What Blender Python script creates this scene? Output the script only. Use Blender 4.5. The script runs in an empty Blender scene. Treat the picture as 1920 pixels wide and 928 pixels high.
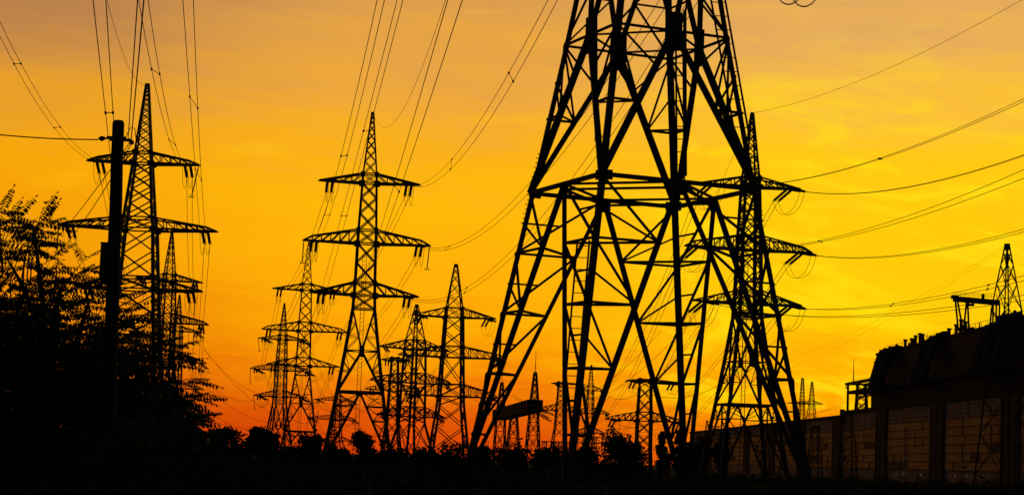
import bpy, bmesh, math, random
from mathutils import Vector, Matrix
rnd = random.Random(7)
SC = bpy.context.scene
COL = SC.collection
R = math.radians

# ------------------------------------------------------------------ camera
F, PITCH, ROLL, HC = 3663.4, .1079, .0377, 1.5      # focal length in pixels of the 1920 wide photo
_fw = Vector((0, math.cos(PITCH), math.sin(PITCH)))
_up0 = Vector((0, -math.sin(PITCH), math.cos(PITCH)))
_rt0 = Vector((1, 0, 0))
RT = math.cos(ROLL)*_rt0 + math.sin(ROLL)*_up0
UP = -math.sin(ROLL)*_rt0 + math.cos(ROLL)*_up0
CAM = Vector((0, 0, HC))
cam = bpy.data.objects.new('camera', bpy.data.cameras.new('camera'))
COL.objects.link(cam); SC.camera = cam
cam.data.sensor_width = 36; cam.data.lens = 36*F/1920
cam.data.clip_start = .1; cam.data.clip_end = 20000
m = Matrix.Identity(4)
for i in range(3):
    m[i][0] = RT[i]; m[i][1] = UP[i]; m[i][2] = -_fw[i]; m[i][3] = CAM[i]
cam.matrix_world = m

# ------------------------------------------------------------------ sky, sun, exposure
SUN_EL, SUN_AZ = 1.2, 13.0           # degrees; azimuth to the right of straight ahead (+Y)
SC.view_settings.view_transform = 'Standard'
SC.view_settings.look = 'None'
SC.view_settings.exposure = 0
SC.view_settings.gamma = 1
W = bpy.data.worlds.new('World'); SC.world = W; W.use_nodes = True
def srgb(c):
    return tuple(((v/255)/12.92 if v/255 <= .04045 else ((v/255+.055)/1.055)**2.4) for v in c)
class NT:
    def __init__(s, t): s.t = t; s.n = t.nodes; s.l = t.links
    def add(s, typ, **k):
        n = s.n.new(typ)
        for a, v in k.items(): setattr(n, a, v)
        return n
    def put(s, sock, v):
        if isinstance(v, bpy.types.NodeSocket): s.l.new(v, sock)
        else: sock.default_value = v
    def math(s, op, a, b=0., c=0.):
        n = s.add('ShaderNodeMath', operation=op)
        for i, v in enumerate((a, b, c)): s.put(n.inputs[i], v)
        return n.outputs[0]
    def maprange(s, v, a, b, c=0., d=1., smooth=True):
        n = s.add('ShaderNodeMapRange', interpolation_type='SMOOTHSTEP' if smooth else 'LINEAR')
        for i, x in enumerate((v, a, b, c, d)): s.put(n.inputs[i], x)
        return n.outputs[0]
    def mix(s, f, a, b, typ='MIX'):
        n = s.add('ShaderNodeMix', data_type='RGBA', blend_type=typ)
        s.put(n.inputs[0], f); s.put(n.inputs[6], a); s.put(n.inputs[7], b)
        return n.outputs[2]
    def ramp(s, f, stops):
        n = s.add('ShaderNodeValToRGB'); e = n.color_ramp.elements
        while len(e) < len(stops): e.new(.5)
        for i, (p, c) in enumerate(stops): e[i].position = p; e[i].color = (*srgb(c), 1)
        s.put(n.inputs[0], f); return n.outputs[0]
    def comb(s, x, y, z=0.):
        n = s.add('ShaderNodeCombineXYZ')
        for i, v in enumerate((x, y, z)): s.put(n.inputs[i], v)
        return n.outputs[0]
    def noise(s, vec, scale=1., detail=4., rough=.5, dist=0.):
        n = s.add('ShaderNodeTexNoise')
        s.put(n.inputs['Vector'], vec); n.inputs['Scale'].default_value = scale
        n.inputs['Detail'].default_value = detail; n.inputs['Roughness'].default_value = rough
        n.inputs['Distortion'].default_value = dist
        return n.outputs[0]
def make_sky():
    t = NT(W.node_tree); t.n.clear()
    tc = t.add('ShaderNodeTexCoord'); sp = t.add('ShaderNodeSeparateXYZ'); t.l.new(tc.outputs['Generated'], sp.inputs[0])
    x, y, z = sp.outputs
    deg = 180/math.pi
    el = t.math('MULTIPLY', t.math('ARCSINE', z), deg)
    az = t.math('MULTIPLY', t.math('ARCTAN2', x, y), deg)
    # thin cloud veils: a slow swell plus long streaks, both stretched along the horizon
    n1 = t.noise(t.comb(t.math('MULTIPLY', az, .10), t.math('MULTIPLY', el, .42), 3.1), 1, 5, .55, .6)
    tilt = t.math('ADD', el, t.math('MULTIPLY', az, .05))
    n2 = t.noise(t.comb(t.math('MULTIPLY', az, .16), t.math('MULTIPLY', tilt, 1.5), 8.7), 1, 6, .6, .9)
    w = t.math('ADD', t.math('MULTIPLY', t.math('SUBTRACT', n1, .5), 4.4), t.math('MULTIPLY', t.math('SUBTRACT', n2, .5), 2.6))
    fade = t.maprange(el, .2, 3.0)
    elp = t.math('ADD', el, t.math('MULTIPLY', w, fade))
    f = t.math('DIVIDE', elp, 20.)
    P = lambda st: [(e/20, c) for e, c in st]
    left = t.ramp(f, P([(0, (186, 56, 0)), (1.2, (200, 72, 0)), (2.2, (220, 100, 0)), (3.2, (232, 126, 0)), (5, (244, 154, 0)),
                        (7.6, (247, 166, 0)), (9.4, (232, 158, 38)), (11.4, (203, 140, 66)), (13.2, (180, 125, 76)), (20, (120, 92, 78))]))
    mid = t.ramp(f, P([(0, (212, 62, 6)), (1.2, (226, 88, 6)), (2.2, (240, 124, 4)), (3.3, (250, 154, 0)), (4.6, (255, 174, 0)),
                       (7.2, (255, 183, 0)), (8.8, (250, 176, 18)), (11.4, (235, 165, 62)), (13.2, (222, 158, 74)), (20, (150, 110, 85))]))
    rig = t.ramp(f, P([(0, (228, 92, 0)), (1.4, (246, 138, 0)), (2.4, (255, 170, 0)), (3.4, (255, 186, 0)), (4.6, (255, 202, 0)),
                       (7.2, (255, 201, 0)), (9.2, (255, 199, 20)), (11, (248, 188, 58)), (13.2, (228, 170, 90)), (20, (160, 120, 95))]))
    c = t.mix(t.maprange(az, -14.5, -4.), left, mid)
    c = t.mix(t.maprange(az, -1., 9.), c, rig)
    # brighter yellow streaks low on the sun's side
    n3 = t.noise(t.comb(t.math('MULTIPLY', az, .30), t.math('MULTIPLY', t.math('ADD', el, t.math('MULTIPLY', az, .10)), 1.1), 1.7), 1, 5, .6, .8)
    s = t.maprange(n3, .47, .66)
    reg = t.math('MULTIPLY', t.maprange(az, 1., 8.), t.math('MULTIPLY', t.maprange(el, .8, 2.2), t.maprange(el, 14., 7.)))
    c = t.mix(t.math('MULTIPLY', t.math('MULTIPLY', s, reg), .9), c, (*srgb((255, 220, 12)), 1))
    # separate wisps of lit cloud: (azimuth, length, elevation, slope, thickness, colour, strength)
    nw = t.math('SUBTRACT', t.noise(t.comb(t.math('MULTIPLY', az, .7), t.math('MULTIPLY', el, 2.2), 4.4), 1, 6, .62, 1.2), .5)
    for a0, la, e0, sl, th, colr, k in ((9.9, 2.6, 2.42, .05, .26, (255, 212, 20), .95), (10.6, 2.3, 4.5, -.30, .42, (255, 222, 10), .9), (9.4, .9, 5.2, .1, .5, (255, 220, 10), .7),
                                        (2.6, 2.4, 2.75, -.02, .32, (255, 184, 0), .8), (3.4, 1.6, 2.1, .12, .22, (255, 178, 10), .7), (-7.8, 1.6, 8.7, 0, .25, (255, 190, 20), .6), (-13.1, 1.3, 7.5, .12, .45, (255, 180, 0), .7),
                                        (9., 3.6, 11.2, .06, .32, (255, 208, 50), .6), (12., 2.6, 9.9, .04, .25, (255, 214, 30), .5), (-.5, 2.2, 9.9, .03, .25, (255, 184, 24), .5), (-1.2, 1.2, 13., .02, .12, (246, 172, 62), .5)):
        da = t.math('SUBTRACT', az, a0)
        de = t.math('ABSOLUTE', t.math('SUBTRACT', t.math('SUBTRACT', el, e0), t.math('ADD', t.math('MULTIPLY', da, sl), t.math('MULTIPLY', nw, th*2.2))))
        m1 = t.maprange(de, th, 0.); m2 = t.maprange(t.math('ABSOLUTE', da), la, la*.15)
        m3 = t.maprange(nw, -.22, .12, .35, 1.)
        c = t.mix(t.math('MULTIPLY', t.math('MULTIPLY', m1, m2), t.math('MULTIPLY', m3, k)), c, (*srgb(colr), 1))
    # the glow is only on the sunset side; the rest of the dome is deep dusk
    c = t.mix(t.maprange(el, 14.5, 30.), c, (*srgb((34, 33, 38)), 1))
    dm = t.math('ABSOLUTE', t.math('SUBTRACT', az, 6.))
    c = t.mix(t.maprange(dm, 22., 60.), c, (*srgb((36, 34, 36)), 1))
    # a physical dusk sky underneath
    nis = t.add('ShaderNodeTexSky', sky_type='NISHITA', sun_disc=False)
    nis.sun_elevation = R(SUN_EL); nis.sun_rotation = R(SUN_AZ)
    b1 = t.add('ShaderNodeBackground'); t.l.new(nis.outputs[0], b1.inputs[0]); b1.inputs[1].default_value = .002
    b2 = t.add('ShaderNodeBackground'); t.l.new(c, b2.inputs[0]); b2.inputs[1].default_value = 1.0
    a = t.add('ShaderNodeAddShader'); t.l.new(b1.outputs[0], a.inputs[0]); t.l.new(b2.outputs[0], a.inputs[1])
    o = t.add('ShaderNodeOutputWorld'); t.l.new(a.outputs[0], o.inputs[0])
make_sky()
sun = bpy.data.objects.new('sun', bpy.data.lights.new('sun', 'SUN')); COL.objects.link(sun)
sun.data.energy = .08; sun.data.angle = R(.5); sun.data.color = (1, .62, .3)
sun.rotation_euler = Vector((-math.sin(R(SUN_AZ))*math.cos(R(SUN_EL)), -math.cos(R(SUN_AZ))*math.cos(R(SUN_EL)),
                             -math.sin(R(SUN_EL)))).to_track_quat('-Z', 'Y').to_euler()

# ------------------------------------------------------------------ pixel helpers (only to read positions off the photograph)
def ray(px, py): return _fw + RT*((px-960)/F) - UP*((py-464)/F)
def at(px, py, Y):
    d = ray(px, py); return CAM + d*(Y/d.y)
def at_z(px, py, z):
    d = ray(px, py); return CAM + d*((z-HC)/d.z)
def proj(p):
    v = p-CAM; d = v.dot(_fw); return 960+F*v.dot(RT)/d, 464-F*v.dot(UP)/d
def z_at(X, Y, py):                     # height on the vertical line (X, Y) seen at row py
    z = 10.
    for _ in range(6):
        a = proj(Vector((X, Y, z)))[1]; b = proj(Vector((X, Y, z+1)))[1]
        z += (py-a)/(b-a)
    return z

# ------------------------------------------------------------------ materials
def mat(name, col, rough=.7, var=.35, scale=3., metal=0., bump=0., stretch=None, emit=None):
    ma = bpy.data.materials.new(name); ma.use_nodes = True
    t = NT(ma.node_tree); bs = t.n['Principled BSDF']
    tc = t.add('ShaderNodeTexCoord'); v = tc.outputs['Object']
    if stretch:
        mp = t.add('ShaderNodeMapping'); mp.inputs['Scale'].default_value = stretch; t.l.new(v, mp.inputs[0]); v = mp.outputs[0]
    n = t.noise(v, scale, 6, .6)
    k = t.maprange(n, .3, .7, 1-var, 1+var, False)
    c = t.add('ShaderNodeVectorMath', operation='SCALE'); c.inputs[0].default_value = col; t.l.new(k, c.inputs['Scale'])
    t.l.new(c.outputs[0], bs.inputs['Base Color'])
    bs.inputs['Roughness'].default_value = rough; bs.inputs['Metallic'].default_value = metal
    bs.inputs['Specular IOR Level'].default_value = .25
    if bump:
        b = t.add('ShaderNodeBump'); b.inputs['Strength'].default_value = bump; b.inputs['Distance'].default_value = .05
        t.l.new(n, b.inputs['Height']); t.l.new(b.outputs[0], bs.inputs['Normal'])
    if emit:
        bs.inputs['Emission Color'].default_value = (*emit[0], 1); bs.inputs['Emission Strength'].default_value = emit[1]
    return ma
M = dict(
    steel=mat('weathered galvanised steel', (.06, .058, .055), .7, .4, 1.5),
    wire=mat('aged conductor', (.05, .045, .04), .75, .3, 4),
    glass=mat('brown porcelain', (.05, .025, .015), .5, .3, 5),
    wood=mat('tarred pole', (.05, .04, .03), .9, .4, 6, bump=.4, stretch=(4, 4, .3)),
    concrete=mat('concrete', (.28, .26, .24), .9, .3, .6, bump=.2),
    panel=mat('stained wall panel', (.40, .335, .285), .85, .5, .35, bump=.2),
    dirtyglass=mat('sooty glazing', (.36, .225, .135), .6, .65, .3, stretch=(1, .25, 1)),
    frame=mat('dark window steel', (.13, .085, .05), .8, .3, 1),
    brick=mat('sooty brick', (.13, .095, .075), .95, .35, .8, bump=.3),
    sooty=mat('sooty cladding', (.07, .06, .055), .9, .4, .4, bump=.2),
    duct=mat('duct lagging', (.09, .075, .065), .85, .35, .3, bump=.2),
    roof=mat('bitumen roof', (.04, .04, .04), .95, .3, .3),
    pale=mat('pale downpipe', (.5, .45, .4), .7, .2, 2),
    lamp=mat('lit window glass', (.8, .6, .3), .5, .1, 1, emit=((1, .6, .14), .05)),
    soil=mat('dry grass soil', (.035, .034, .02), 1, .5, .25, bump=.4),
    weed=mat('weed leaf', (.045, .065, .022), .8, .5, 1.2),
    leaf=mat('leaflet', (.05, .07, .025), .7, .5, 2),
    farleaf=mat('far foliage', (.04, .052, .022), .85, .5, .5),
    bark=mat('bark', (.07, .055, .04), .95, .4, 8, bump=.4),
)

# ------------------------------------------------------------------ mesh collecting
class MB:
    def __init__(s): s.v = []; s.f = []
    def bar(s, p, q, w, h=None):
        p, q = Vector(p), Vector(q); d = q-p
        if d.length < 1e-6: return s
        d.normalize(); h = h or w
        r = Vector((0, 0, 1)) if abs(d.z) < .95 else Vector((1, 0, 0))
        a = d.cross(r).normalized()*(w/2); b = d.cross(a).normalized()*(h/2)
        i = len(s.v)
        for c in (p, q): s.v += [c-a-b, c+a-b, c+a+b, c-a+b]
        s.f += [(i, i+1, i+5, i+4), (i+1, i+2, i+6, i+5), (i+2, i+3, i+7, i+6), (i+3, i, i+4, i+7), (i+3, i+2, i+1, i), (i+4, i+5, i+6, i+7)]
        return s
    def angle(s, p, q, u, v, w, t=.025):          # an L section: two flanges meeting at the line p-q, pointing along u and v
        p, q = Vector(p), Vector(q); d = (q-p).normalized()
        u = Vector(u); u = (u-d*u.dot(d)).normalized(); v = Vector(v); v = (v-d*v.dot(d)).normalized()
        o = [Vector((0, 0, 0)), u*w, u*w+v*t, u*t+v*t, u*t+v*w, v*w]
        i = len(s.v)
        s.v += [p+k for k in o]+[q+k for k in o]
        for k in range(6):
            j = (k+1) % 6; s.f.append((i+k, i+j, i+6+j, i+6+k))
        s.f += [tuple(i+k for k in range(5, -1, -1)), tuple(i+6+k for k in range(6))]
        return s
    def tube(s, pts, r, n=6, caps=True):
        pts = [Vector(p) for p in pts]; rs = r if isinstance(r, (list, tuple)) else [r]*len(pts)
        i0 = len(s.v); a = None
        for k, p in enumerate(pts):
            d = (pts[min(k+1, len(pts)-1)]-pts[max(k-1, 0)]).normalized()
            if a is None:
                ref = Vector((0, 0, 1)) if abs(d.z) < .9 else Vector((1, 0, 0)); a = d.cross(ref).normalized()
            else: a = (a-d*a.dot(d)).normalized()
            b = d.cross(a)
            for j in range(n):
                t = 2*math.pi*j/n; s.v.append(p+(a*math.cos(t)+b*math.sin(t))*rs[k])
        for k in range(len(pts)-1):
            for j in range(n):
                j2 = (j+1) % n; s.f.append((i0+k*n+j, i0+k*n+j2, i0+k*n+n+j2, i0+k*n+n+j))
        if caps:
            s.f.append(tuple(i0+j for j in range(n-1, -1, -1))); e = i0+(len(pts)-1)*n; s.f.append(tuple(e+j for j in range(n)))
        return s
    def box(s, x0, x1, y0, y1, z0, z1):
        i = len(s.v); s.v += [Vector(p) for p in ((x0, y0, z0), (x1, y0, z0), (x1, y1, z0), (x0, y1, z0), (x0, y0, z1), (x1, y0, z1), (x1, y1, z1), (x0, y1, z1))]
        s.f += [(i, i+3, i+2, i+1), (i+4, i+5, i+6, i+7), (i, i+1, i+5, i+4), (i+1, i+2, i+6, i+5), (i+2, i+3, i+7, i+6), (i+3, i, i+4, i+7)]
        return s
    def quad(s, a, b, c, d):
        i = len(s.v); s.v += [a, b, c, d]; s.f.append((i, i+1, i+2, i+3)); return s
    def plate(s, c, u, v, hu, hv, t):              # a rectangular plate centred on c
        c, u, v = Vector(c), Vector(u).normalized(), Vector(v); v = (v-u*v.dot(u)).normalized(); n = u.cross(v)*(t/2)
        i = len(s.v)
        for k in (-1, 1): s.v += [c+n*k-u*hu-v*hv, c+n*k+u*hu-v*hv, c+n*k+u*hu+v*hv, c+n*k-u*hu+v*hv]
        s.f += [(i+3, i+2, i+1, i), (i+4, i+5, i+6, i+7)]+[(i+k, i+(k+1) % 4, i+4+(k+1) % 4, i+4+k) for k in range(4)]
        return s
    def build(s, name, m, parent=None):
        me = bpy.data.meshes.new(name); me.from_pydata([tuple(p) for p in s.v], [], s.f); me.update()
        me.materials.append(M[m] if isinstance(m, str) else m)
        o = bpy.data.objects.new(name, me); COL.objects.link(o)
        if parent: o.parent = parent
        return o
def tag(o, label=None, cat=None, group=None, kind=None):
    if label: o['label'] = label
    if cat: o['category'] = cat
    if group: o['group'] = group
    if kind: o['kind'] = kind
    return o
def thing(name, label, cat, loc=(0, 0, 0), rz=0., group=None):
    o = bpy.data.objects.new(name, None); COL.objects.link(o); o.empty_display_size = .5
    o.location = loc; o.rotation_euler = (0, 0, rz); return tag(o, label, cat, group)

# ------------------------------------------------------------------ ground
def ground():
    b = MB(); N = 60
    xs = [-6000, -2500, -1000]+[-400+i*800/N for i in range(N+1)]+[1000, 2500, 6000]
    ys = [-300, -60]+[-20+i*620/N for i in range(N+1)]+[900, 1600, 3500, 9000]
    r = random.Random(3)
    for y in ys:
        for x in xs: b.v.append(Vector((x, y, r.uniform(-.12, .10) if 4 < y < 600 and abs(x) < 400 else 0)))
    w = len(xs)
    for j in range(len(ys)-1):
        for i in range(w-1): b.f.append((j*w+i, j*w+i+1, j*w+w+i+1, j*w+w+i))
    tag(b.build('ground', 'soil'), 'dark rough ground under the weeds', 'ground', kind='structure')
ground()

# ------------------------------------------------------------------ lattice pylons
LEG, BR, CH, VT = .33, .125, .165, .105
TW = {}                                            # key -> attachment points in world space
def lerp(a, b, t): return a+(b-a)*t
def hw_fn(prof):
    def f(z):
        for (z0, h0), (z1, h1) in zip(prof, prof[1:]):
            if z <= z1: return h0+(h1-h0)*(z-z0)/(z1-z0)
        return prof[-1][1]
    return f
CN = ((-1, -1), (1, -1), (1, 1), (-1, 1))
def lattice(b, z0, z1, hw, w, n=None, horiz=False, k=1.):
    n = n or max(1, round((z1-z0)/(hw(z0)+hw(z1))*k))
    # panels shrink with the width
    zs = [z0]; tot = sum(hw(lerp(z0, z1, (i+.5)/n)) for i in range(n))
    for i in range(n): zs.append(zs[-1]+(z1-z0)*hw(lerp(z0, z1, (i+.5)/n))/tot)
    for a, c in zip(zs, zs[1:]):
        ha, hc = hw(a), hw(c)
        for i in range(4):
            (x0, y0), (x1, y1) = CN[i], CN[(i+1) % 4]
            b.bar((x0*ha, y0*ha, a), (x1*hc, y1*hc, c), w); b.bar((x1*ha, y1*ha, a), (x0*hc, y0*hc, c), w)
            if horiz: b.bar((x0*hc, y0*hc, c), (x1*hc, y1*hc, c), w)
def string(b, p, q, r=.14, n=13):
    # a chain of insulator discs between p and q
    p, q = Vector(p), Vector(q); L = (q-p).length
    pts, rs = [p], [.03]
    for i in range(n):
        for t, rr in ((.12, r*.5), (.4, r), (.62, r), (.9, r*.5)):
            pts.append(p.lerp(q, .05+.9*(i+t)/n)); rs.append(rr)
    pts.append(q); rs.append(.03)
    b.tube(pts, rs, 6)
def ring_mb(b, c, r, axis='z', w=.02):
    c = Vector(c); pts = []
    for i in range(15):
        t = 2*math.pi*i/14; pts.append(c+Vector((math.cos(t)*r, math.sin(t)*r*.9, .12*math.sin(t))))
    b.tube(pts, w, 4, False)

def cross_arm(root, rot, key, idx, s, zl, zt, L, hw, style, spec, k=1., lo=False):
    """one half of a cross arm on side s, with its insulators and jumper as sub-parts"""
    b = MB(); hl, ht = hw(zl), hw(zt); tipw = .16
    tipz = zl+.1; tl = L
    topx = L if style == 'point' else L-1.0*k
    topz = tipz+.02 if style == 'point' else zl+.42*(zt-zl)
    n = max(3, round((L-hl)/(1.25*k)))
    for y in (-1, 1):
        B0, B1 = Vector((s*hl, y*hl, zl)), Vector((s*tl, y*tipw, tipz))
        T0, T1 = Vector((s*ht, y*ht, zt)), Vector((s*topx, y*(tipw if style == 'point' else .22), topz))
        b.bar(B0, B1, CH*1.25*k); b.bar(T0, T1, CH*k)
        if style != 'point': b.bar(T1, B1, CH*k)
        fx = abs(topx-ht)/max(1e-3, tl-hl)
        pb, pt = B0, T0
        for i in range(1, n+1):
            t = i/n
            if i == n and style == 'point': break
            cb = B0.lerp(B1, t*(fx if style != 'point' else 1)); ct = T0.lerp(T1, t)
            b.bar(cb, ct, VT*k); b.bar(pt if i % 2 or True else pb, cb, VT*k)
            pb, pt = cb, ct
    for i in range(n):                              # plan bracing of the bottom and of the top
        t0, t1 = i/n, (i+1)/n
        def B(t, y): return Vector((s*lerp(hl, tl, t), y*lerp(hl, tipw, t), lerp(zl, tipz, t)))
        b.bar(B(t0, -1), B(t1, 1), VT*.9*k); b.bar(B(t1, -1), B(t1, 1), VT*k)
    b.plate((s*(hl+.05), -hl, zl), (1, 0, 0), (0, 0, 1), .34*k, .26*k, .05); b.plate((s*(hl+.05), hl, zl), (1, 0, 0), (0, 0, 1), .34*k, .26*k, .05)
    b.plate((s*(ht+.03), -ht, zt), (1, 0, 0), (0, 0, 1), .22*k, .2*k, .05); b.plate((s*(ht+.03), ht, zt), (1, 0, 0), (0, 0, 1), .22*k, .2*k, .05)
    b.plate((s*(tl-.25), 0, tipz-.05), (1, 0, 0), (0, 1, 0), .4*k, .2*k, .08)
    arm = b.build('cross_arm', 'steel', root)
    a1 = Vector((s*(tl-spec.get('inset', .35)*k), 0, tipz-.05)); a2 = a1-Vector((s*.55*k, 0, 0))
    inv = rot.inverted()
    fv, nv = inv @ spec['far'], inv @ spec['near']
    ends = {'far': [], 'near': []}
    if spec.get('strings', True):
        for p in (a1, a2):
            for nm, v in (('far', fv), ('near', nv)):
                e = p+v; sb = MB(); string(sb, p, e, .165*k, 13 if not lo else 6)
                ring_mb(sb, e, .2*k, w=.018)
                sb.build('insulator_string', 'glass', arm); ends[nm].append(e)
        sag = spec.get('sag', 1.6)*k
        for e0, e1 in zip(ends['far'], ends['near']):
            jb = MB(); pts = []
            for i in range(15):
                t = i/14; u = 2*t-1; pts.append(e0.lerp(e1, t)-Vector((0, 0, sag*(1-u**4*.55-u*u*.45))))
            jb.tube(pts, .022, 4); jb.build('jumper_wire', 'wire', arm)
        if spec.get('pend') and (idx, s) in spec['pend']:
            pl = spec['pend'][(idx, s)]
            p = Vector((s*(tl-.05), 0, tipz-.1)); e = p+inv @ Vector(pl)
            sb = MB(); string(sb, p, e, .09*k, 16); ring_mb(sb, e, .3*k); sb.bar(e-Vector((.25, 0, .1)), e+Vector((.25, 0, -.1)), .09)
            sb.build('support_insulator', 'glass', arm)
    else:
        ends = {'far': [a1, a2], 'near': [a1, a2]}
    W4 = Matrix.LocRotScale(root.location, None, None) @ rot.to_4x4()
    for nm in ends: TW[(key, idx, s, nm)] = [W4 @ e for e in ends[nm]]
    TW[(key, idx, s, 'tip')] = W4 @ Vector((s*tl, 0, tipz))

def portal(bb, root, z0, h0, zr, hr, zw, hwst, zk, hk, k=1., big=False):
    """the splayed A-shaped base: ring beam, gussets, V and A diagonals, secondary bracing"""
    def C(i, h, z): x, y = CN[i % 4]; return Vector((x*h, y*h, z))
    f = [C(i, h0, z0) for i in range(4)]; r = [C(i, hr, zr) for i in range(4)]
    w = [C(i, hwst, zw) for i in range(4)]; kk = [C(i, hk, zk) for i in range(4)]
    mr = [(r[i]+r[(i+1) % 4])/2 for i in range(4)]; g = [(w[i]+w[(i+1) % 4])/2 for i in range(4)]
    D, S, T = (.125, .068, .052) if big else (.17*k, .09*k, .07*k)
    rb = MB()
    for i in range(4):
        j = (i+1) % 4; rb.bar(r[i], r[j], .11 if big else .2*k, .12 if big else .2*k); rb.bar(mr[i], mr[j], S); rb.bar(mr[i]+Vector((0, 0, -.16)), mr[j]+Vector((0, 0, -.16)), S)
    for i in range(4):
        j = (i+1) % 4; u = (r[j]-r[i]).normalized()
        rb.plate(mr[i]-Vector((0, 0, .18)), u, (0, 0, 1), .22*k, .2*k, .03)
        rb.plate(r[i]+u*.16, u, (0, 0, 1), .19*k, .14*k, .03); rb.plate(r[j]-u*.16, u, (0, 0, 1), .19*k, .14*k, .03)
    rb.build('ring_beam', 'steel', root)
    for i in range(4):
        j = (i+1) % 4; b = MB(); u = (r[j]-r[i]).normalized()
        inn = Vector((0, 0, 0))
        for c0, c1 in ((i, j), (j, i)):
            b.bar(mr[i], f[c0], D); b.bar(g[i], r[c0], D*(1.25 if big else 1)); b.bar(g[i], kk[c0], D)
            # below the ring: leg to diagonal
            nl = 5
            Lp = [f[c0].lerp(r[c0], t/nl) for t in range(nl+1)]; Dp = [f[c0].lerp(mr[i], t/nl) for t in range(nl+1)]
            for t in range(1, nl):
                b.bar(Lp[t], Dp[t], S)
                if c0 == i: b.bar(Lp[t+1], Dp[t], S)
                else: b.bar(Lp[t], Dp[t+1], S)
                b.bar(Lp[t].lerp(Lp[t+1], .5), Dp[t+(c0 != i)] if c0 == i else Lp[t].lerp(Dp[t+1], .5), T)
            # between ring and waist
            Lp = [r[c0].lerp(w[c0], t/4) for t in range(5)]; Dp = [r[c0].lerp(g[i], t/4) for t in range(5)]
            b.bar(Lp[2], Dp[2], S); b.bar(Lp[4], Dp[2], T); b.bar(Lp[3], Dp[2], T); b.bar(Lp[4], Dp[3], T)
            # above the waist
            Lp = [w[c0].lerp(kk[c0], t/3) for t in range(4)]; Dp = [g[i].lerp(kk[c0], t/3) for t in range(4)]
            b.bar(Lp[0], Dp[1], T); b.bar(Lp[1], Dp[1], T); b.bar(Lp[1], Dp[2], T); b.bar(Lp[2], Dp[2], T)
        b.bar(w[i], g[i], S); b.bar(g[i], w[j], S)
        b.plate(g[i], u, (0, 0, 1), .27*k, .55*k, .05)
        h = (i-1) % 4; b.bar(g[i], g[j], T)            # waist diaphragm, and the ties between the two diagonals of a leg
        for t in (.2, .4, .6, .8): b.bar(f[i].lerp(mr[i], t), f[i].lerp(mr[h], t), S)
        b.bar(r[i].lerp(g[i], .5), r[i].lerp(g[h], .5), T)
        b.build('face_bracing', 'steel', root)
    return kk

def pylon(key, label, X, Y, yaw, prof, arms, port=None, spec=None, group='lattice power pylons', lean=0., k=1., lo=False,
          name='lattice_pylon', cat='pylon', spike=0., big=False, dens=1., ladder=True, legw=LEG, brw=BR):
    """prof: (z, half width) from foot to peak; arms: (z low, z top, left length, right length, style)"""
    root = thing(name, label, cat, (X, Y, 0), yaw, group)
    rot = Matrix.Rotation(yaw, 3, 'Z'); hw = hw_fn(prof); zt = prof[-1][0]
    z0 = prof[0][0]
    # legs and their feet
    for cx, cy in CN:
        b = MB()
        for (a, ha), (c, hc) in zip(prof, prof[1:]):
            wl = legw*k*(1. if a < zt*.55 else (.8 if a < zt*.75 else .5))
            if big: b.angle((cx*ha, cy*ha, a), (cx*hc, cy*hc, c), (-cx, 0, 0), (0, -cy, 0), .16 if a < 15 else .14)
            else: b.bar((cx*ha, cy*ha, a), (cx*hc, cy*hc, c), wl)
        if big:                                        # step bolts by the ring
            zz = 8.6
            while zz < 10.6:
                h = hw(zz); b.bar((cx*(h-.02), cy*(h-.02), zz), (cx*(h+.09), cy*(h-.02), zz), .022); b.bar((cx*(h-.02), cy*(h-.02), zz+.14), (cx*(h-.02), cy*(h+.09), zz+.14), .022); zz += .28
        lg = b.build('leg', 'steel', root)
        fb = MB(); h = prof[0][1]; fb.box(cx*h-.35, cx*h+.35, cy*h-.35, cy*h+.35, -.3, z0+.02); fb.build('footing', 'concrete', lg)
    zb = z0
    if port:
        zr, zw, zk = port; portal(None, root, z0, hw(z0), zr, hw(zr), zw, hw(zw), zk, hw(zk), k, big); zb = zk
    b = MB(); keys = [zb]+sorted({z for z, h in prof if z > zb}|{a[0] for a in arms}|{a[1] for a in arms})
    keys = [z for i, z in enumerate(keys) if i == 0 or z-keys[i-1] > .25]
    for a, c in zip(keys, keys[1:]): lattice(b, a, c, hw, (brw if a < zt*.75 else brw*.7)*k, k=1.05*dens)
    for z in [zb]*(port is not None)+[q for a in arms for q in a[:2]]:
        h = hw(z)
        for i in range(4): b.bar((CN[i][0]*h, CN[i][1]*h, z), (CN[(i+1) % 4][0]*h, CN[(i+1) % 4][1]*h, z), brw*1.1*k)
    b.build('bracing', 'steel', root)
    h = prof[-1][1]; b = MB(); b.box(-h-.06, h+.06, -h-.06, h+.06, zt-.12, zt+.16)
    if spike: b.tube([(0, 0, zt), (0, 0, zt+spike)], [.06, .02], 6)
    b.build('peak_cap', 'steel', root)
    TW[(key, 'peak')] = Vector((X, Y, zt+.1))
    for idx, (zl, zt_, Ll, Lr, st) in enumerate(arms):
        if Ll: cross_arm(root, rot, key, idx, -1, zl, zt_, Ll, hw, st, spec, k, lo)
        if Lr: cross_arm(root, rot, key, idx, 1, zl, zt_, Lr, hw, st, spec, k, lo)
    if port and ladder:
        b = MB(); zz = z0+1.5; top = zt*.6
        for sx in (-.2, .2): b.bar((sx-.15, .3, zz), (sx-.15, .3, top), .06)
        while zz < top: b.bar((-.35, .3, zz), (.05, .3, zz), .03); zz += .45
        b.build('ladder', 'steel', root)
    return root

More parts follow.
